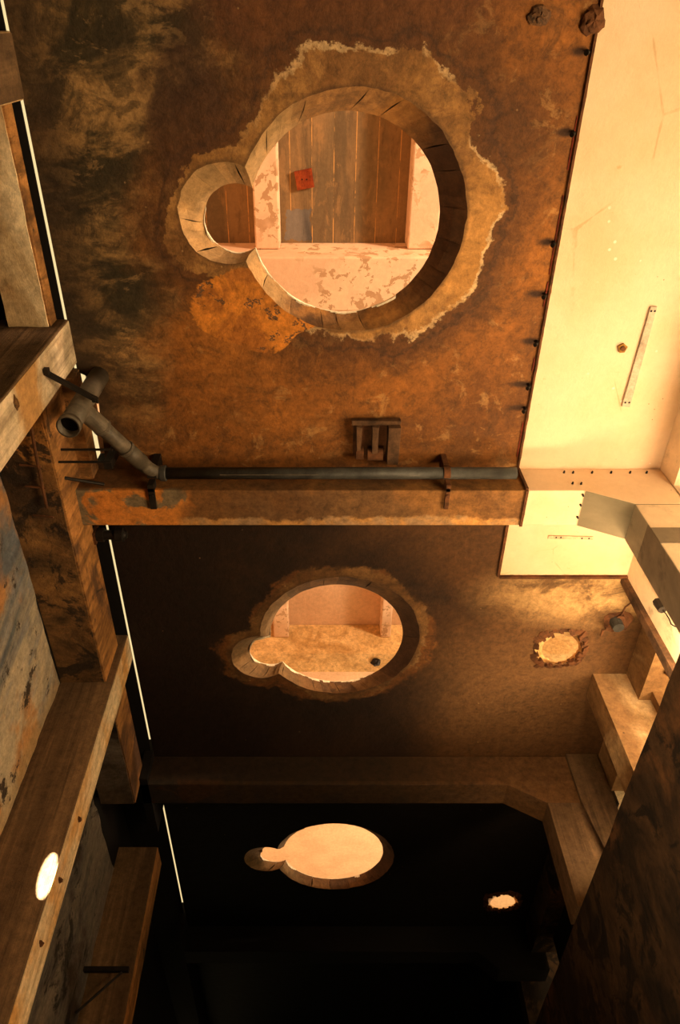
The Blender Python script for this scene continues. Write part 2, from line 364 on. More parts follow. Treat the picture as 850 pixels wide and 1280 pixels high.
# ---------------------------------------------------------------- geometry helpers
class MB:
    def __init__(s): s.v = []; s.f = []; s.a = []
    def poly(s, pts, a=0.):
        i = len(s.v); s.v += [Vector(p) for p in pts]; s.f.append(tuple(range(i, i + len(pts)))); s.a.append(a)
    def prism(s, lo, hi, a=0.):
        """lo, hi: matching rings of points"""
        n = len(lo); i = len(s.v); s.v += [Vector(p) for p in lo] + [Vector(p) for p in hi]
        s.f.append(tuple(range(i + n - 1, i - 1, -1))); s.a.append(a)
        s.f.append(tuple(range(i + n, i + 2*n))); s.a.append(a)
        for k in range(n):
            j = (k + 1) % n; s.f.append((i + k, i + j, i + n + j, i + n + k)); s.a.append(a)
    def box(s, x0, x1, y0, y1, h0, h1, jit=0):
        q = lambda: random.uniform(-jit, jit)
        def r(h): return [P(x0 + q(), y0 + q(), h + q()), P(x1 + q(), y0 + q(), h + q()), P(x1 + q(), y1 + q(), h + q()), P(x0 + q(), y1 + q(), h + q())]
        s.prism(r(h0), r(h1)); return s
    def tube(s, pts, r, n=20, cap=True, hollow=False):
        pts = [Vector(p) for p in pts]; rings = []; up = None
        for k, p in enumerate(pts):
            d = (pts[min(k + 1, len(pts) - 1)] - pts[max(k - 1, 0)]).normalized()
            if up is None: up = d.orthogonal().normalized()
            up = (up - d*up.dot(d)).normalized(); b = d.cross(up)
            rr = r[k] if isinstance(r, (list, tuple)) else r
            rings.append([p + (up*math.cos(t) + b*math.sin(t))*rr for t in (2*math.pi*q/n for q in range(n))])
        i = len(s.v)
        for rg in rings: s.v += rg
        for k in range(len(rings) - 1):
            for q in range(n):
                j = (q + 1) % n; s.f.append((i + k*n + q, i + k*n + j, i + (k + 1)*n + j, i + (k + 1)*n + q)); s.a.append(0)
        if cap:
            s.f.append(tuple(i + q for q in reversed(range(n)))); s.a.append(0)
            s.f.append(tuple(i + (len(rings) - 1)*n + q for q in range(n))); s.a.append(0)
        return s
    def build(s, name, mat, parent=None, bevel=0, smooth=False, rough=0, sub=0, solid=0):
        me = bpy.data.meshes.new(name); me.from_pydata([tuple(v) for v in s.v], [], s.f); me.update()
        at = me.attributes.new('stave', 'FLOAT', 'FACE')
        for k, v in enumerate(s.a): at.data[k].value = v
        me.materials.append(mat)
        o = bpy.data.objects.new(name, me); COL.objects.link(o)
        if smooth:
            for p in me.polygons: p.use_smooth = True
        if parent:
            o.parent = parent; o.matrix_parent_inverse = Matrix.Translation(-parent.location) if parent.type == 'EMPTY' else Matrix.Identity(4)
        if solid:
            m = o.modifiers.new('s', 'SOLIDIFY'); m.thickness = solid; m.offset = -1
        if bevel:
            m = o.modifiers.new('b', 'BEVEL'); m.width = bevel; m.segments = 2; m.limit_method = 'ANGLE'
        if sub:
            m = o.modifiers.new('u', 'SUBSURF'); m.subdivision_type = 'SIMPLE'; m.levels = sub; m.render_levels = sub
        if rough:
            t = bpy.data.textures.new('n', 'CLOUDS'); t.noise_scale = .22; t.noise_depth = 4
            m = o.modifiers.new('d', 'DISPLACE'); m.texture = t; m.strength = rough; m.texture_coords = 'GLOBAL'; m.mid_level = .5
        return o
def tag(o, label=None, cat=None, group=None, kind=None):
    if label: o['label'] = label
    if cat: o['category'] = cat
    if group: o['group'] = group
    if kind: o['kind'] = kind
    return o
def empty(name, loc, label, cat, group=None):
    o = bpy.data.objects.new(name, None); COL.objects.link(o); o.location = loc; o.empty_display_size = .1
    return tag(o, label, cat, group)
def grid_box(x0, x1, y0, y1, h0, h1, step=.02):
    """box whose faces are finely divided so that displacement can break its surface"""
    m = MB()
    def cnt(a, b): return max(1, int(round(abs(b - a)/step)))
    def face(f, a0, a1, b0, b1, flip):
        na, nb = cnt(a0, a1), cnt(b0, b1)
        i = len(m.v)
        for p in range(na + 1):
            for q in range(nb + 1): m.v.append(f(a0 + (a1 - a0)*p/na, b0 + (b1 - b0)*q/nb))
        for p in range(na):
            for q in range(nb):
                a = i + p*(nb + 1) + q; r = (a, a + nb + 1, a + nb + 2, a + 1)
                m.f.append(r if not flip else r[::-1]); m.a.append(0)
    face(lambda a, b: P(a, b, h0), x0, x1, y0, y1, True); face(lambda a, b: P(a, b, h1), x0, x1, y0, y1, False)
    face(lambda a, b: P(a, y0, b), x0, x1, h0, h1, False); face(lambda a, b: P(a, y1, b), x0, x1, h0, h1, True)
    face(lambda a, b: P(x0, a, b), y0, y1, h0, h1, True); face(lambda a, b: P(x1, a, b), y0, y1, h0, h1, False)
    # weld
    seen = {}; mp = []; nv = []
    for v in m.v:
        k = (round(v.x, 4), round(v.y, 4), round(v.z, 4))
        if k not in seen: seen[k] = len(nv); nv.append(v)
        mp.append(seen[k])
    m.v = nv; m.f = [tuple(mp[i] for i in f) for f in m.f]
    return m

def keyhole(big, lobe, n1=96, n2=36):
    """outline of the union of two circles; returns points in matching order"""
    (X, Y, R), (x, y, r) = big, lobe
    dx, dy = x - X, y - Y; d = math.hypot(dx, dy); a = math.atan2(dy, dx)
    d = min(d, R + r - 1e-4)
    ca = (d*d + R*R - r*r)/(2*d*R); al = math.acos(max(-1, min(1, ca)))
    cb = (d*d + r*r - R*R)/(2*d*r); be = math.acos(max(-1, min(1, cb)))
    pts = []
    for k in range(n1 + 1):
        t = a + al + (2*math.pi - 2*al)*k/n1; pts.append((X + R*math.cos(t), Y + R*math.sin(t)))
    for k in range(1, n2):
        t = a + math.pi + be + (2*math.pi - 2*be)*k/n2; pts.append((x + r*math.cos(t), y + r*math.sin(t)))
    return pts

def sheet(name, h, loops, outer, mat, parent=None):
    """flat sheet with holes, filled by a 2D curve and turned into a mesh"""
    cu = bpy.data.curves.new(name, 'CURVE'); cu.dimensions = '2D'; cu.fill_mode = 'BOTH'
    for lp in [outer] + loops:
        s = cu.splines.new('POLY'); s.points.add(len(lp) - 1); s.use_cyclic_u = True
        for q, (x, y) in zip(s.points, lp): q.co = (x*H, y*H, 0, 1)
    co = bpy.data.objects.new('tmp', cu); COL.objects.link(co)
    bpy.context.view_layer.update()
    me = bpy.data.meshes.new_from_object(co.evaluated_get(bpy.context.evaluated_depsgraph_get()))
    bpy.data.objects.remove(co)
    for v in me.vertices: v.co.z = CZ + h*H
    me.materials.clear(); me.materials.append(mat); me.name = name
    o = bpy.data.objects.new(name, me); COL.objects.link(o)
    if parent: o.parent = parent
    return o

# ---------------------------------------------------------------- structure: slab
XL, XR, Y0, Y1 = -.354, 1.15, -.9, 3.0
def jag(pts, amp, seed):
    rnd = random.Random(seed); ph = [rnd.uniform(0, 6.28) for _ in range(8)]
    cx = sum(p[0] for p in pts)/len(pts); cy = sum(p[1] for p in pts)/len(pts); out = []
    for k, (x, y) in enumerate(pts):
        t = 2*math.pi*k/len(pts)
        e = sum(math.sin((3 + 4*i)*t + ph[i])/(1 + i*.45) for i in range(8))*amp*.28 + rnd.uniform(-1, 1)*amp*.35
        dx, dy = x - cx, y - cy; L = math.hypot(dx, dy); out.append((x + dx/L*e, y + dy/L*e))
    return out
bot = []; top = []; mid = []
for i, (b, l, tb, tl) in enumerate(HOLES):
    B = jag(keyhole(b, l), .0022, i); Tt = jag(keyhole(tb, tl), .0008, i + 9)
    bot.append(B); top.append(Tt)
rb = []; rt = []
for i, (x, y, r) in enumerate(ROUND):
    rb.append(jag([(x + (r + .010)*math.cos(t), y + (r + .006)*math.sin(t)) for t in (2*math.pi*k/40 for k in range(40))], .006, 20 + i))
    rt.append(jag([((x + .001)*(1 + T) + (r - .001)*math.cos(t), y*(1 + T) + (r - .001)*math.sin(t)) for t in (2*math.pi*k/40 for k in range(40))], .003, 30 + i))
outer = [(XL, Y0), (XR, Y0), (XR, Y1), (XL, Y1), (XL, .5865), (-.338, .5865), (-.334, .52), (-.330, .462), (-.340, .440), (XL, .432)]
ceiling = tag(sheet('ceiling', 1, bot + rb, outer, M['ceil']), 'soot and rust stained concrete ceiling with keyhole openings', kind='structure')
fl = tag(sheet('floor', 1 + T, top + rt, outer, M['floor']), kind='structure')
# slab edge at the left slit
m = MB()
ed = outer[3:] + [outer[0]]
for a, b in zip(ed[:-1], ed[1:]): m.poly([P(a[0], a[1], 1), P(b[0], b[1], 1), P(b[0], b[1], 1 + T), P(a[0], a[1], 1 + T)])
m.build('slab_edge', M['soot'], ceiling)
# reveals of the openings, cast against staves
def reveal(B, Tt, name, stave, seed, lip):
    rnd = random.Random(seed); m = MB(); n = len(B); k = 0; groups = []
    while k < n:
        s = rnd.randint(stave - 1, stave + 1); groups.append((k, min(k + s, n))); k += s
    lp = MB()
    for a, e in groups:
        tone = rnd.random(); j = rnd.uniform(-.0022, .0022)
        for k in range(a, e):
            q = (k + 1) % n
            b0, b1, t0, t1 = B[k], B[q], Tt[k], Tt[q]
            def lerp(u, v, f, off=0):
                x = u[0] + (v[0] - u[0])*f; y = u[1] + (v[1] - u[1])*f
                return (x + off, y + off*.6)
            m0, m1 = lerp(b0, t0, .45, j), lerp(b1, t1, .45, j)
            m.poly([P(*b0, 1), P(*b1, 1), P(*m1, 1 + T*.40), P(*m0, 1 + T*.40)], tone)
            m.poly([P(*m0, 1 + T*.40), P(*m1, 1 + T*.40), P(*t1, 1 + T), P(*t0, 1 + T)], min(1, tone*.8 + .1))
        # joint fins between staves
        b0, t0 = B[a], Tt[a]
    o = m.build(name, M['stave'], ceiling); tcx = max(p[0] for p in Tt) - .125; tcy = (max(p[1] for p in Tt) + min(p[1] for p in Tt))/2 - .01
    # pale edge standing in for light on the upper part of the reveal
    if lip:
        for k in range(n):
            q = (k + 1) % n
            t0, t1 = Tt[k], Tt[q]; c = (HOLES[0][0][0], 0)
            if not (t0[1] > tcy and t0[0] < tcx + .075): continue
            w0 = .0012 + .0014*math.sin(k*.7) + .001*rnd.random()
            lp.prism([P(t0[0], t0[1], 1 + T - w0*1.6), P(t1[0], t1[1], 1 + T - w0*1.6), P(t1[0], t1[1] + .004, 1 + T - w0*1.6), P(t0[0], t0[1] + .004, 1 + T - w0*1.6)],
                     [P(t0[0], t0[1], 1 + T + .001), P(t1[0], t1[1], 1 + T + .001), P(t1[0], t1[1] + .004, 1 + T + .001), P(t0[0], t0[1] + .004, 1 + T + .001)])
        lp.build('lit_edge', M['lime'], ceiling)
    return o
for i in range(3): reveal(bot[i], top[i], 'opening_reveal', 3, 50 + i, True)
def small_rim(B, Tt, seed):
    m = MB(); n = len(B)
    for k in range(n):
        q = (k + 1) % n; m.poly([P(*B[k], 1), P(*B[q], 1), P(*Tt[q], 1 + T), P(*Tt[k], 1 + T)], .3)
    m.build('small_hole_reveal', M['up_ochre'], ceiling)
for i in range(2): small_rim(rb[i], rt[i], i)
# crumbled rusty collar round the small holes
for (x, y, r) in ROUND:
    m = MB(); n = 44; rnd = random.Random(int(x*1000))
    for k in range(n):
        t0, t1 = 2*math.pi*k/n, 2*math.pi*(k + 1)/n
        sq = lambda t: 1/max(abs(math.cos(t + .12)), abs(math.sin(t + .12)))**.55
        a0 = r + .008 + .004*math.sin(k*1.9); a1 = (r + .010)*sq((t0 + t1)/2) + rnd.uniform(.002, .010); d = rnd.uniform(.001, .008)
        pt = lambda a, t: (x + a*math.cos(t), y + a*math.sin(t))
        m.prism([P(*pt(a0, t0), 1 - d), P(*pt(a0, t1), 1 - d), P(*pt(a1, t1), 1 - d*.2), P(*pt(a1, t0), 1 - d*.2)],
                [P(*pt(a0, t0), 1.004), P(*pt(a0, t1), 1.004), P(*pt(a1, t1), 1.004), P(*pt(a1, t0), 1.004)])
    m.build('rusty_collar', M['rust'], ceiling)

# ---------------------------------------------------------------- structure: walls and floors
tag(MB().box(-.46, 1.3, -1.0, 3.0, -.32, -.30).build('floor', M['floor']), kind='structure')
tag(MB().box(-.46, .62, -1.0, -.97, -.30, 1.0).build('wall_near', M['dark_wall']), kind='structure')
tag(MB().box(-.37, 1.15, 2.95, 3.0, -.30, 1.0).build('wall_far', M['soot']), kind='structure')
# left wall: panels behind the columns
wl = tag(MB().box(-.47, -.449, -1.0, 2.95, -.30, .40).build('wall_left', M['dark_wall']), kind='structure')
grid_box(-.468, -.449, .425, .958, .40, .879, .012).build('peeling_panel', M['blue'], wl, rough=.035)
grid_box(-.468, -.449, 1.03, 1.545, .40, .879, .02).build('flaking_panel', M['grey_plaster'], wl, rough=.05)
MB().box(-.468, -.449, .40, 2.95, .878, .999).box(-.468, -.449, 1.546, 2.95, .40, .88).build('far_panel', M['soot'], wl)
MB().box(-.50, -.470, -1.0, 2.95, -.3, 1.0).build('outer_leaf', M['soot'], wl)
MB().box(-.468, -.449, -1.0, .354, .40, .95).build('near_panel', M['soot'], wl)
MB().box(-.468, -.372, -1.0, 2.95, 1.0, 1.006).build('ledge', M['soot'], wl)
MB().box(-.3735, -.351, .428, .600, .968, 1.0035).build('gap_sill', M['edge_orange'], wl)
MB().box(-.3725, -.3587, -1.0, .432, 1.0, 1.0035).box(-.3725, -.3587, .60, 2.95, 1.0, 1.0035).build('edge_strip', M['soot'], wl)
# right wall: solid below, white room side, lintels
wr = tag(grid_box(.471, .56, .60, 2.94, -.30, .680, .05).build('wall_right', M['right_wall'], rough=.02), kind='structure')
tag(MB().box(.545, .565, -1.0, .595, .945, .999).box(.545, .60, -1.0, -.50, -.3, .945).build('wall_right', M['white_col']), kind='structure')
tag(MB().box(.545, .60, .595, .832, .45, .999).build('wall_right', M['white_col']), kind='structure')
for k, (a, b, c_, d_, e_) in enumerate(((.602, .66, .834, 1.0625, .932), (.602, .66, 1.128, 1.317, .914), (.560, .64, 1.385, 2.035, .930))):
    tag(MB().box(a, b, c_, d_, e_, .999).build('trim_%d' % (k + 1), M['right_wall' if k == 2 else 'pier']), kind='structure')  # third lintel gets a darker colour to sink into its bay's shade
tag(MB().box(1.12, 1.15, .5, 2.95, .78, .999).box(1.12, 1.15, .5, 2.95, -.3, .35).build('wall_gallery', M['gallery']), kind='structure')

tag(MB().box(.602, .63, 1.40, 1.955, .682, .929).box(.562, .60, 2.175, 2.94, .682, .998).build('wall_gallery', M['soot']), kind='structure')  # dark panels added to shut gallery light out of the far bays

# ---------------------------------------------------------------- transverse beams
def beam(y0, y1, x0, xh, xc, xe, hb, hc, label):
    """beam with a haunch: bottom face at hb, dropping to hc at the column"""
    m = MB()
    prof = [(x0, .9995), (x0, hb), (xh, hb), (xc, hc), (xe, hc), (xe, .9995)]
    m.prism([P(x, y0, h) for x, h in prof], [P(x, y1, h) for x, h in prof])
    return tag(m.build('ceiling_beam', M['beam'], bevel=.008), label, 'beam')
b1 = beam(.597, .662, -.373, .404, .469, .545, .934, .897, 'rust stained concrete ceiling beam behind the long horizontal pipe, white at right')
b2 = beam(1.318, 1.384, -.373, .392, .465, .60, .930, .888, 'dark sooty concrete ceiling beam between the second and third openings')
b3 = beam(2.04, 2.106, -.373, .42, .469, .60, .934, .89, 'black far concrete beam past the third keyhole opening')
# right hand columns
c = empty('concrete_column', P(.50, .63, -.3), 'cream and grey column at right under the haunched white beam end', 'column')
MB().box(.469, .544, .597, .662, -.3, .8968).build('shaft', M['white_col'], c, bevel=.008)
MB().box(.4686, .470, .5975, .6615, .8455, .8955).build('shaded_side', M['shaded_side'], c)  # thin sheet giving the unlit column side its darker tone
MB().box(.4682, .470, .5975, .6615, -.3, .845).build('grey_dado', M['grey_col'], c)
MB().box(.4685, .544, .5960, .5975, .800, .836).build('grey_band', M['grey_col'], c)
c = empty('concrete_column', P(.50, 1.35, -.3), 'brown column at right under the dark sooty beam end', 'column')
MB().box(.465, .559, 1.318, 1.384, .68, .8878).build('shaft', M['far_col'], c, bevel=.008)
m = MB(); m.prism([P(.531, 1.309, .885), P(.5985, 1.309, .885), P(.5985, 1.309, .999), P(.531, 1.309, .999)], [P(.531, 1.3178, .885), P(.5985, 1.3178, .885), P(.5985, 1.3178, .999), P(.531, 1.3178, .999)])
m.prism([P(.531, 1.309, .885), P(.559, 1.309, .68), P(.5985, 1.309, .68), P(.5985, 1.309, .885)], [P(.531, 1.3178, .885), P(.559, 1.3178, .68), P(.5985, 1.3178, .68), P(.5985, 1.3178, .885)])
m.build('pilaster', M['far_col'], c)
# piers of the side gallery
m = MB(); m.box(.537, 1.11, 1.065, 1.127, .681, .9995)
tag(m.build('gallery_pier', M['pier'], bevel=.006), 'brown and cream pier wall at right, lit beyond the slanting opening', 'pier')
M['pier_l'] = M['gallery']
m = MB().box(.5372, 1.10, 1.0635, 1.065, .682, .9990)  # lighter sheet carries the daylight on the pier's near face
tag(m.build('lit_pier_face', M['gallery']), 'bright cream lit face of the pier wall seen through right opening', 'wall facing')
tag(MB().box(.537, 1.11, 2.12, 2.17, .682, .9995).build('gallery_pier', M['right_wall'], bevel=.006), 'far brown pier in the dark bay right of the third opening', 'pier')
tag(MB().box(.622, .640, 1.040, 1.058, .681, .999).build('gallery_post', M['pier'], bevel=.004), 'thin brown post in front of the cream pier face at right', 'post')
# dark stud left of the removed partition
m = MB(); m.prism([P(.536, .818, .999), P(.545, .818, .999), P(.545, .832, .999), P(.536, .832, .999)], [P(.533, .815, .70), P(.545, .815, .70), P(.545, .835, .70), P(.533, .835, .70)])
tag(m.build('partition_post', M['char'], bevel=.003), 'charred upright post at the right end of the removed partition', 'post')

# ---------------------------------------------------------------- left columns and edge beams
def lcol(y0, y1, h1, xr, label, near, right, rough=.0):
    e = empty('concrete_column', P(xr - .04, (y0 + y1)/2, -.3), label, 'column')
    MB().box(xr - .095, xr, y0, y1, -.3, h1).build('shaft', near, e, bevel=.012)
    MB().box(xr - .0005, xr + .0008, y0 + .002, y1 - .002, -.3, h1 - .001).build('scraped_face', right, e)
    return e
lcol(.014, .0835, 1.002, -.353, 'brown concrete column at the upper left edge of the view', M['pier'], M['far_col'])
k1 = lcol(.353, .4195, 1.002, -.353, 'pale board marked column beside the open drain pipe end', M['far_col'], M['col_pale'])  # paler right face and browner near face follow how light falls
k3 = lcol(.960, 1.0235, 1.000, -.358, 'long brown and pale scraped column with a sunlit patch, lower left', M['far_col'], M['col_lit'])  # lit right side and shaded near side told apart by colour
k4 = lcol(1.545, 1.615, .93, -.362, 'dark brown column at bottom left beyond the scraped column', M['far_col'], M['edge_orange'])
def ebeam(y0, y1, h0, h1, x0, x1, label, under, side):
    e = empty('edge_beam', P((x0 + x1)/2, (y0 + y1)/2, h0), label, 'beam')
    grid_box(x0, x1, y0, y1, h0, h1, .015).build('core', under, e, rough=.03)
    MB().box(x1 - .001, x1 + .003, y0, y1, h0 + .002, h1).build('side_face', side, e, bevel=.004)
    return e
ebeam(-.6, .0135, .968, .996, -.425, -.370, 'short edge beam above the upper left column', M['plaster_pale'], M['edge_orange'])
ebeam(.084, .3525, .968, .996, -.425, -.370, 'lime washed edge beam between the two upper left columns', M['plaster_pale'], M['edge_orange'])
ebeam(.420, .9595, .880, .972, -.449, -.373, 'thick crumbling orange edge beam behind the drain pipe', M['rough'], M['edge_orange'])
ebeam(1.024, 1.317, .885, .965, -.44, -.373, 'orange edge beam beyond the pale scraped column', M['dark_wall'], M['edge_orange'])
# wall above slit between beam ends: blocks the light where the big beams sit
tag(MB().box(-.372, -.3535, 1.30, 1.49, .93, 1.03).box(-.372, -.3535, 1.976, 2.95, .93, 1.03).build('slot_infill', M['soot']), kind='structure')

# ---------------------------------------------------------------- upper storey
uc = tag(MB().box(-.36, 1.15, -.9, 4.6, 2.10, 2.13).build('ceiling', M['up_ceil']), kind='structure')
def ubeam(x0, x1, y0, y1, h0, mat, label):
    tag(MB().box(x0, x1, y0, y1, h0, 2.0995).build('upper_beam', mat, bevel=.02), label, 'beam')
ubeam(-.170, -.104, -.9, .521, 2.025, M['up_beam'], 'pink painted beam at the left inside the largest opening')
ubeam(.240, .32, -.9, .521, 2.025, M['up_beam'], 'pale beam at the right inside the largest opening')
ubeam(-.36, 1.15, .522, .665, 1.948, M['up_beam'], 'peeling pink cross beam at the bottom of the largest opening')
ubeam(-.170, -.113, .666, 1.959, 2.025, M['up_beam'], 'short pink beam at left inside the second opening')
ubeam(.237, .275, .666, 1.959, 2.025, M['up_beam'], 'pink beam at right inside the second opening')
ubeam(-.36, 1.15, 1.960, 2.058, 1.940, M['up_ochre'], 'ochre cross beam inside the second opening')
wl2 = tag(MB().box(-.354, -.345, -.9, 4.6, 1.031, 2.0995).build('wall_upper_left', M['up_beam']), kind='structure')  # outer wall made full height to hold back sky fill
tag(MB().box(-.345, 1.15, -.9, -.88, 1.031, 2.0).build('upper_light_block', M['up_beam']), kind='structure')  # unseen wall added to cut sky fill in the upper storey
tag(MB().box(-.36, 1.15, 4.55, 4.6, 1.03, 2.1).build('wall_upper_far', M['up_beam']), kind='structure')
e = empty('red_board', P(-.0375, .357, 2.098), 'small square red board nailed to the plank ceiling above the largest opening', 'board')
m = MB(); q = [(-.064, .340), (-.018, .331), (-.011, .377), (-.056, .385)]
m.prism([P(x, y, 2.090) for x, y in q], [P(x, y, 2.0998) for x, y in q]); m.build('board', M['tile'], e)
for dx in (-.006, .006): MB().tube([P(-.037 + dx, .358, 2.0895), P(-.037 + dx, .358, 2.091)], .010, 8).build('nail_head', M['iron'], e)

# ---------------------------------------------------------------- pipes
def ring(p, d, r, L): # collar centred at p along direction d
    d = Vector(d).normalized(); return MB().tube([p - d*L/2, p - d*(L/2 - .006), p + d*(L/2 - .006), p + d*L/2], [r*.94, r, r, r*.94], 24)
dp = empty('drain_pipe', P(-.325, .436, .84), 'grey waste pipe with open end, slanting branch and long dark horizontal run', 'pipe')
A = P(-.322, .437, .835); A2 = P(-.322, .437, .996)
R1 = .071
m = MB().tube([A, A2], R1, 28, cap=False)
m.build('upright_stub', M['pvc'], dp, smooth=True, solid=.006)
m = MB().tube([A + Vector((0, 0, .0)), A + Vector((0, 0, .05))], R1 + .006, 28, cap=False); m.build('socket_rim', M['pvc'], dp, smooth=True, solid=.010)
MB().tube([A + Vector((0, 0, .07)), A + Vector((0, 0, .072))], R1 - .005, 24).build('inside_shade', M['soot'], dp)  # black disc stands in for the shade inside the stub
S = P(-.320, .440, .893); E_ = P(-.262, .566, .953); d = (E_ - S).normalized()
MB().tube([S, S + d*.22], .064, 24).build('branch_socket', M['pvc'], dp, smooth=False)
MB().tube([S + d*.1, E_], .056, 24).build('branch_pipe', M['pvc'], dp, smooth=True)
ring(S + d*.22, d, .068, .03).build('collar', M['pvc'], dp)
ring(S + d*.50, d, .067, .03).build('collar', M['pvc'], dp)
MB().tube([S + d*.50, E_ - d*.06], .062, 24).build('coupling', M['pvc'], dp, smooth=True)
L0 = P(-.238, .580, .957); L1 = P(.3035, .580, .957)
pts = []
for k in range(9):
    t = k/8; a = E_ - d*.08; b = E_ + d*.02; pts.append((1 - t)**2*a + 2*t*(1 - t)*P(-.256, .580, .957) + t*t*L0)
MB().tube(pts, .052, 24).build('elbow', M['pvc'], dp, smooth=True)
ring(L0, (1, 0, 0), .062, .05).build('collar', M['dark_pipe'], dp)
MB().tube([L0, L1], .0465, 28, cap=False).build('long_run', M['dark_pipe'], dp, smooth=True, solid=.005)
MB().tube([L0 + Vector((.08, 0, 0)), L1 - Vector((.01, 0, 0))], .040, 20).build('inside_shade', M['soot'], dp)  # black core stands in for shade within the long run
MB().tube([P(-.15, .5776, .948), P(.0, .5776, .948)], .003, 6).build('seam', M['pvc'], dp)
def strap(x, mat, label, w=.006):
    e = empty('pipe_strap', P(x, .59, .957), label, 'strap', None)
    pts = []; R = .052
    c0 = P(x, .580, .957)
    n = 12; arc = []
    for k in range(n + 1):
        t = math.radians(100 + 180*k/n); arc.append((c0.y + R*math.cos(t), c0.z + R*math.sin(t)))
    m = MB()
    for (a, b) in zip(arc[:-1], arc[1:]):
        o0 = [P(0, 0, 0)]
        f = lambda yz, s, g: Vector((x*H + s*w*H/2*2, c0.y + (yz[0] - c0.y)*g, c0.z + (yz[1] - c0.z)*g))
        m.prism([f(a, -1, 1), f(b, -1, 1), f(b, -1, 1.12), f(a, -1, 1.12)], [f(a, 1, 1), f(b, 1, 1), f(b, 1, 1.12), f(a, 1, 1.12)])
    m.build('band', mat, e)
    MB().box(x - w*.7, x + w*.7, .584, .5965, .9285, .947).box(x - w*.7, x + w*.7, .590, .628, .9285, .9335).build('arm', mat, e, bevel=.003)
    MB().box(x - w*.8, x + w*.8, .570, .592, .9665, .9995).build('ceiling_tab', mat, e)
    MB().tube([P(x, .603, .926), P(x, .603, .9285)], .014, 8).build('bolt', mat, e)
strap(-.2535, M['iron'], 'black iron strap holding the elbow end of the horizontal pipe', .007)
strap(.1965, M['rust'], 'rusty strap round the horizontal pipe near its right end', .005)
# clamp at the open stub
e = empty('pipe_clamp', P(-.335, .40, .86), 'flat black iron bar clamp crossing the open pipe stub', 'clamp')
MB().box(-.3515, -.345, .372, .380, .868, .876).build('foot', M['iron'], e)
m = MB(); m.prism([P(-.352, .375, .872), P(-.352, .382, .872), P(-.294, .428, .884), P(-.294, .421, .884)], [P(-.352, .375, .878), P(-.352, .382, .878), P(-.294, .428, .890), P(-.294, .421, .890)])
m.build('bar', M['iron'], e)
MB().tube([P(-.298, .422, .880), P(-.298, .422, .892)], .012, 8).build('bolt', M['iron'], e)
# thin bars over the bright gap
for k, (hh, lab) in enumerate(((.905, 'upper thin black bar across the bright gap beside the drain pipe'), (.887, 'lower thin black bar across the bright gap beside the drain pipe'))):
    tag(MB().tube([P(-.372, .515 + .010*k, hh + .01), P(-.296, .515 + .010*k, hh + .01)], .0095, 8).build('iron_bar', M['iron']), lab, 'bar')
tag(MB().box(-.318, -.306, .545, .557, .93, .999).build('iron_hanger', M['iron']), 'short upright black hanger at the end of the thin bars', 'hanger')
tag(MB().tube([P(-.373, .556, .905), P(-.325, .586, .935)], .013, 8).build('iron_peg', M['iron']), 'stubby black peg above the left end of the stained beam', 'peg')
# insulator like black stub across the slit
e = empty('black_spool', P(-.345, .72, .955), 'black spool shaped stub crossing the light slit below the stained beam', 'fitting')
xs = [-.373, -.366, -.365, -.355, -.354, -.336, -.335, -.323, -.322, -.317]; rs = [.040, .040, .060, .060, .042, .042, .062, .062, .045, .03]
MB().tube([P(x, .710, .975) for x in xs], rs, 16).build('spool', M['iron'], e)
MB().box(-.372, -.366, .699, .721, .962, .988).build('base_plate', M['rust'], e)

# ---------------------------------------------------------------- charred fitting above the pipe
e = empty('charred_fitting', P(.088, .542, .999), 'charred timber and rust fitting on the ceiling above the horizontal pipe', 'fitting')
MB().box(.054, .122, .512, .570, .9955, .9995, .0006).build('back_plate', M['rust'], e)
MB().box(.050, .125, .505, .513, .985, .9955, .0008).build('top_rail', M['char'], e, bevel=.004)
MB().box(.058, .066, .513, .553, .978, .9955, .001).build('narrow_bar', M['batten'] if False else M['char'], e, bevel=.004)
MB().box(.082, .092, .513, .560, .978, .9955, .001).build('narrow_bar', M['char'], e, bevel=.004)
MB().box(.106, .124, .512, .577, .976, .9955, .001).build('side_board', M['char'], e, bevel=.004)
MB().tube([P(.058, .561, .986), P(.070, .561, .986)], .05, 14).build('roller', M['rust'], e)
MB().tube([P(.076, .563, .986), P(.100, .563, .986)], .05, 14).build('roller', M['rust'], e)

# ---------------------------------------------------------------- battens, box, lamp
def board(q, h0, h1, mat, screws, label):
    cx = sum(p[0] for p in q)/4; cy = sum(p[1] for p in q)/4
    e = empty('batten', P(cx, cy, h1), label, 'batten')
    m = MB(); m.prism([P(x, y, h0) for x, y in q], [P(x, y, h1) for x, y in q]); m.build('strip', mat, e, bevel=.003)
    for x, y in screws: MB().tube([P(x, y, h0 - .0004), P(x, y, h0 + .001)], .008, 8).build('screw', M['iron'], e)
board([(.4618, .334), (.4712, .334), (.4700, .488), (.4575, .487)], .9965, .9995, M['batten'], [(.4640, .340), (.4690, .340), (.4610, .480), (.4670, .480)], 'long grey batten screwed to the white ceiling at right')
board([(.390, .7285), (.4675, .7310), (.4675, .7375), (.390, .7350)], .9975, .9995, M['batten_pale'], [(.404, .732), (.412, .732), (.448, .734), (.460, .734)], 'short pale batten on the small white ceiling panel')
e = empty('ceiling_rose', P(.4368, .394, .999), 'rusty square ceiling plate with a dark centre beside the grey batten', 'ceiling plate')
m = MB(); q = [(.4300, .392), (.437, .3875), (.4440, .3925), (.441, .4010), (.434, .4015)]
m.prism([P(x, y, .9965) for x, y in q], [P(x, y, .9995) for x, y in q]); m.build('plate', plain('ochre_rust', (.34, .17, .03), .8, 0, .5, 60), e)
MB().tube([P(.437, .3945, .994), P(.437, .3945, .997)], .018, 10).build('hub', M['rust'], e)
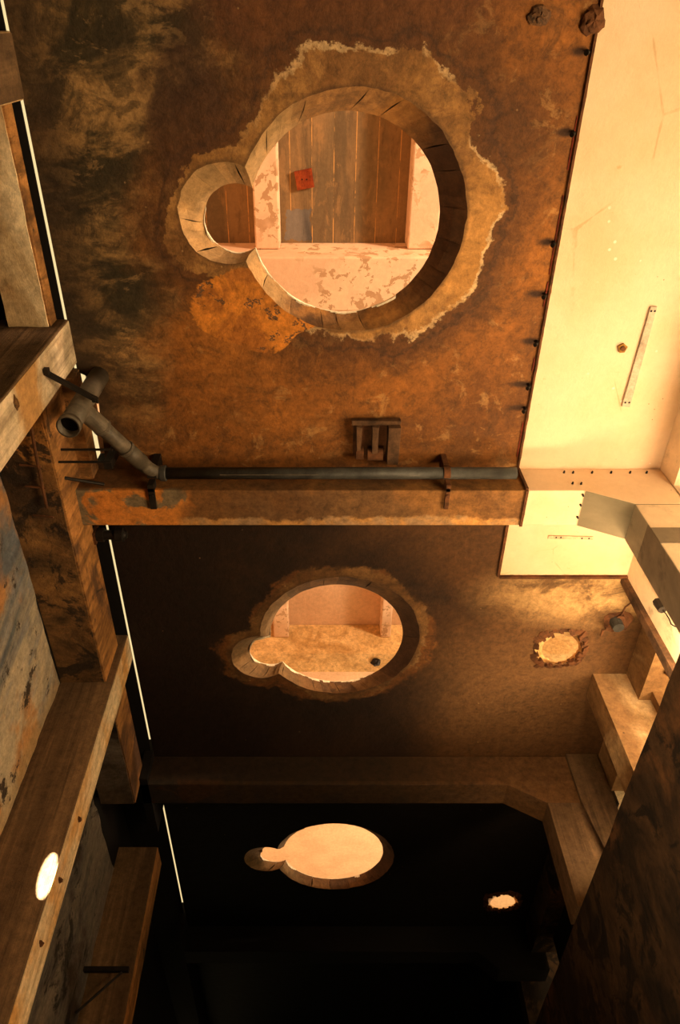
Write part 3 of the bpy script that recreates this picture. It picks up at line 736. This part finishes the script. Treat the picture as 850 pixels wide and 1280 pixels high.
e = empty('hanging_lamp', P(.455, .665, .72), 'small black fitting with a bent wire hook beside the grey column', 'fitting')
HB = P(.533, .760, .846)
m = MB().tube([HB, HB + Vector((.0, .0, .09)), HB + Vector((.03, .01, .10))], [.035, .042, .02], 8); m.build('housing', M['iron'], e)
pts = [HB + Vector((.0, 0, .0)) + Vector((.01*math.sin(t*3), 0, -t*.16)) for t in (0, .3, .6, 1)]
pts += [HB + Vector((.01 + .02*(1 - math.cos(a)), 0, -.16 - .03*math.sin(a))) for a in (.5, 1.2, 2., 2.8)]
MB().tube(pts, .005, 6).build('wire_hook', M['iron'], e)

# ---------------------------------------------------------------- traces of the removed partition
def strip(x0, x1, y0, y1, h0, h1, mat, label):
    tag(MB().box(x0, x1, y0, y1, h0, h1).build('partition_strip', mat), label, 'strip', None)
strip(.3165, .3195, -.02, .596, .9965, .9995, M['rust'], 'long rusty strip along the edge between stained and white ceiling')
strip(.3155, .3195, .5925, .5965, .934, .996, M['rust'], 'rusty strip on the near face of the stained beam')
strip(.3155, .3195, .5965, .662, .9305, .9338, M['rust'], 'rusty strip across the underside of the stained beam')
strip(.3150, .3195, .663, .817, .9955, .9995, M['rust'], 'short rusty strip at left of the small white ceiling panel')
strip(.3195, .545, .8155, .8200, .9935, .9995, M['rust'], 'thick rusty strip at the bottom of the small white ceiling panel')
pl = empty('red_paint_line', P(.3138, .10, .999), 'broken thin red line beside the long rusty strip', 'line')
for a, b in ((.10, .16), (.19, .29), (.30, .335), (.41, .43), (.515, .575)): MB().box(.3130, .3145, a, b, .9985, .9995, .0004).build('dash', M['red_rust'], pl)
nail0 = None
where = ['topmost, beside the top of the white ceiling', 'second from the top of the stained edge', 'level with the middle of the large opening', 'level with the bottom of the large opening', 'level with the rusty ceiling plate', 'level with the lower end of the grey batten', 'nearest the horizontal pipe']
for k, (yy, ln) in enumerate(NAILS):
    if nail0 is None:
        m = MB().tube([P(.312, 0, .9995), P(.3115, .0005, .992), P(.308, .001, .988)], [.012, .011, .006], 8)
        m.tube([P(.3085, .001, .9885), P(.3075, .001, .9875)], .016, 8)
        o = m.build('rusty_nail', M['iron']); me = o.data; nail0 = o
    else:
        o = nail0.copy(); COL.objects.link(o)
    o.location = (0, yy*H, 0)
    tag(o, 'bent rusty nail by the ceiling edge, ' + where[k], 'nail', 'rusty nails along the edge of the white ceiling')
# small screw stubs on the white beam face
stub0 = None
i = 0
for row, pts in (('the upper row on the white beam face', [(.388, .986), (.402, .985), (.432, .985), (.462, .985), (.492, .985), (.518, .985)]),
                 ('the low pair on the white beam face', [(.392, .953), (.405, .952)])):
    for k, (x, hh) in enumerate(pts):
        if stub0 is None:
            o = MB().tube([Vector((0, 0, 0)), Vector((0, -.02, -.004))], [.009, .007], 7).build('screw_stub', M['iron']); stub0 = o
        else: o = stub0.copy(); COL.objects.link(o)
        o.location = P(x, .597, hh)
        tag(o, ('first', 'second', 'third', 'fourth', 'fifth', 'last')[k] + ' tiny screw from left in ' + row, 'screw', 'screw stubs in ' + row)
for k, (x, y, hh) in enumerate([(.4035, .604, .9335), (.4035, .622, .9335), (.4035, .645, .9335)]):
    o = stub0.copy(); COL.objects.link(o); o.location = P(x, y, hh); o.rotation_euler = (1.45, 0, 0)
    tag(o, 'tiny dark screw where the white beam starts to haunch, ' + ('nearest the beam face', 'middle one', 'farthest back')[k], 'screw', 'screw stubs at the haunch')
# lumps
def lump(name, x, y, h, r, mat, label, cat, sq=1, seed=1):
    rnd = random.Random(seed); m = MB(); n = 14; rings = []
    pts = []; i0 = len(m.v)
    for a in range(6):
        ph = a/5*math.pi/2
        for q in range(n):
            t = 2*math.pi*q/n; rr = r*math.cos(ph)*(1 + rnd.uniform(-.18, .18))
            m.v.append(P(x, y, h) + Vector((rr*math.cos(t)*sq, rr*math.sin(t), -r*.6*math.sin(ph)*(1 + rnd.uniform(-.2, .2)))))
    for a in range(5):
        for q in range(n):
            j = (q + 1) % n; m.f.append((a*n + q, a*n + j, (a + 1)*n + j, (a + 1)*n + q)); m.a.append(0)
    m.f.append(tuple(5*n + q for q in range(n))); m.a.append(0)
    return tag(m.build(name, mat), label, cat)
e = empty('pipe_stump', P(.551, .925, .999), 'rusted round pipe stump in the ceiling above the small bright hole', 'pipe stump')
o = lump('crust', .553, .925, .9995, .115, M['rust'], None, None, 1.15, 4); o.parent = e; o.matrix_parent_inverse = Matrix.Translation(-e.location)
MB().tube([P(.546, .920, .975), P(.546, .920, .999)], [.05, .06], 16).build('stump', M['dark_pipe'], e)
MB().tube([P(.553, .905, .992), P(.556, .885, .993), P(.565, .875, .994)], .008, 6).build('wire', M['rust'], e)
MB().tube([P(.528, .940, .992), P(.526, .953, .990)], .014, 6).build('drip', M['rust'], e)
lump('rusty_lump', .3120, .004, .9995, .07, M['rust'], 'dark rusty lump at the top edge of the view near the white ceiling', 'lump', 1, 5)
lump('crusty_scab', .250, .000, .9995, .05, M['edge_orange'], 'small pale crusty scab at the top of the stained ceiling', 'scab', 1.3, 6)
lump('hanging_scrap', .215, 2.00, 1.939, .10, M['iron'], 'dark scrap on the pale beam at right inside the second opening', 'scrap', 1, 8)
lump('hanging_scrap', .640, .985, .930, .05, M['rust'], 'ragged brown scrap hanging below the lintel at right', 'scrap', 1, 9)
lump('broken_knot', -.3525, .372, .772, .05, M['rough'], 'broken out knot in the pale column by the drain pipe', 'knot', .4, 12)
# rust clumps on the long scraped column
for (h_, yy, lab) in ((.640, .990, 'rusty clump on the scraped column above the sunlit patch'), (.545, .985, 'dark notch on the scraped column beside the sunlit patch'), (.462, .985, 'rusty clump on the scraped column below the sunlit patch')):
    lump('rust_clump', -.3572, yy, h_, .035, M['rust'], lab, 'clump', .6, int(h_*100))
# bars under the crumbling beam
tag(MB().tube([P(-.385, .445, .872), P(-.388, .50, .870), P(-.391, .585, .870)], .012, 6).build('reinforcing_rod', M['rust']), 'long exposed reinforcing rod under the crumbling orange edge beam', 'rod')
for k, (yy, lab) in enumerate(((.515, 'upper short rod end under the crumbling orange beam'), (.550, 'middle short rod end under the crumbling orange beam'), (.600, 'lower short rod end under the crumbling orange beam'))):
    tag(MB().tube([P(-.415, yy, .872), P(-.385, yy + .002, .870)], .008, 6).build('rod_end', M['rust']), lab, 'rod')
# iron bracket low left
e = empty('wall_bracket', P(-.43, 1.50, .62), 'black angle bracket against the dark wall at bottom left', 'bracket')
MB().box(-.449, -.363, 1.505, 1.515, .655, .663).build('arm', M['iron'], e)
MB().tube([P(-.375, 1.51, .655), P(-.445, 1.51, .585)], .012, 6).build('brace', M['iron'], e)

# spot standing in for a sun shaft, aimed at the left column
spo = bpy.data.objects.new('sun_shaft_spot', sp); COL.objects.link(spo)
tgt = P(-.366, .960, .536); spo.location = P(.50, .10, .05)
spo.rotation_euler = (tgt - spo.location).to_track_quat('-Z', 'Y').to_euler(); spo.scale = (.26, 1, 1)
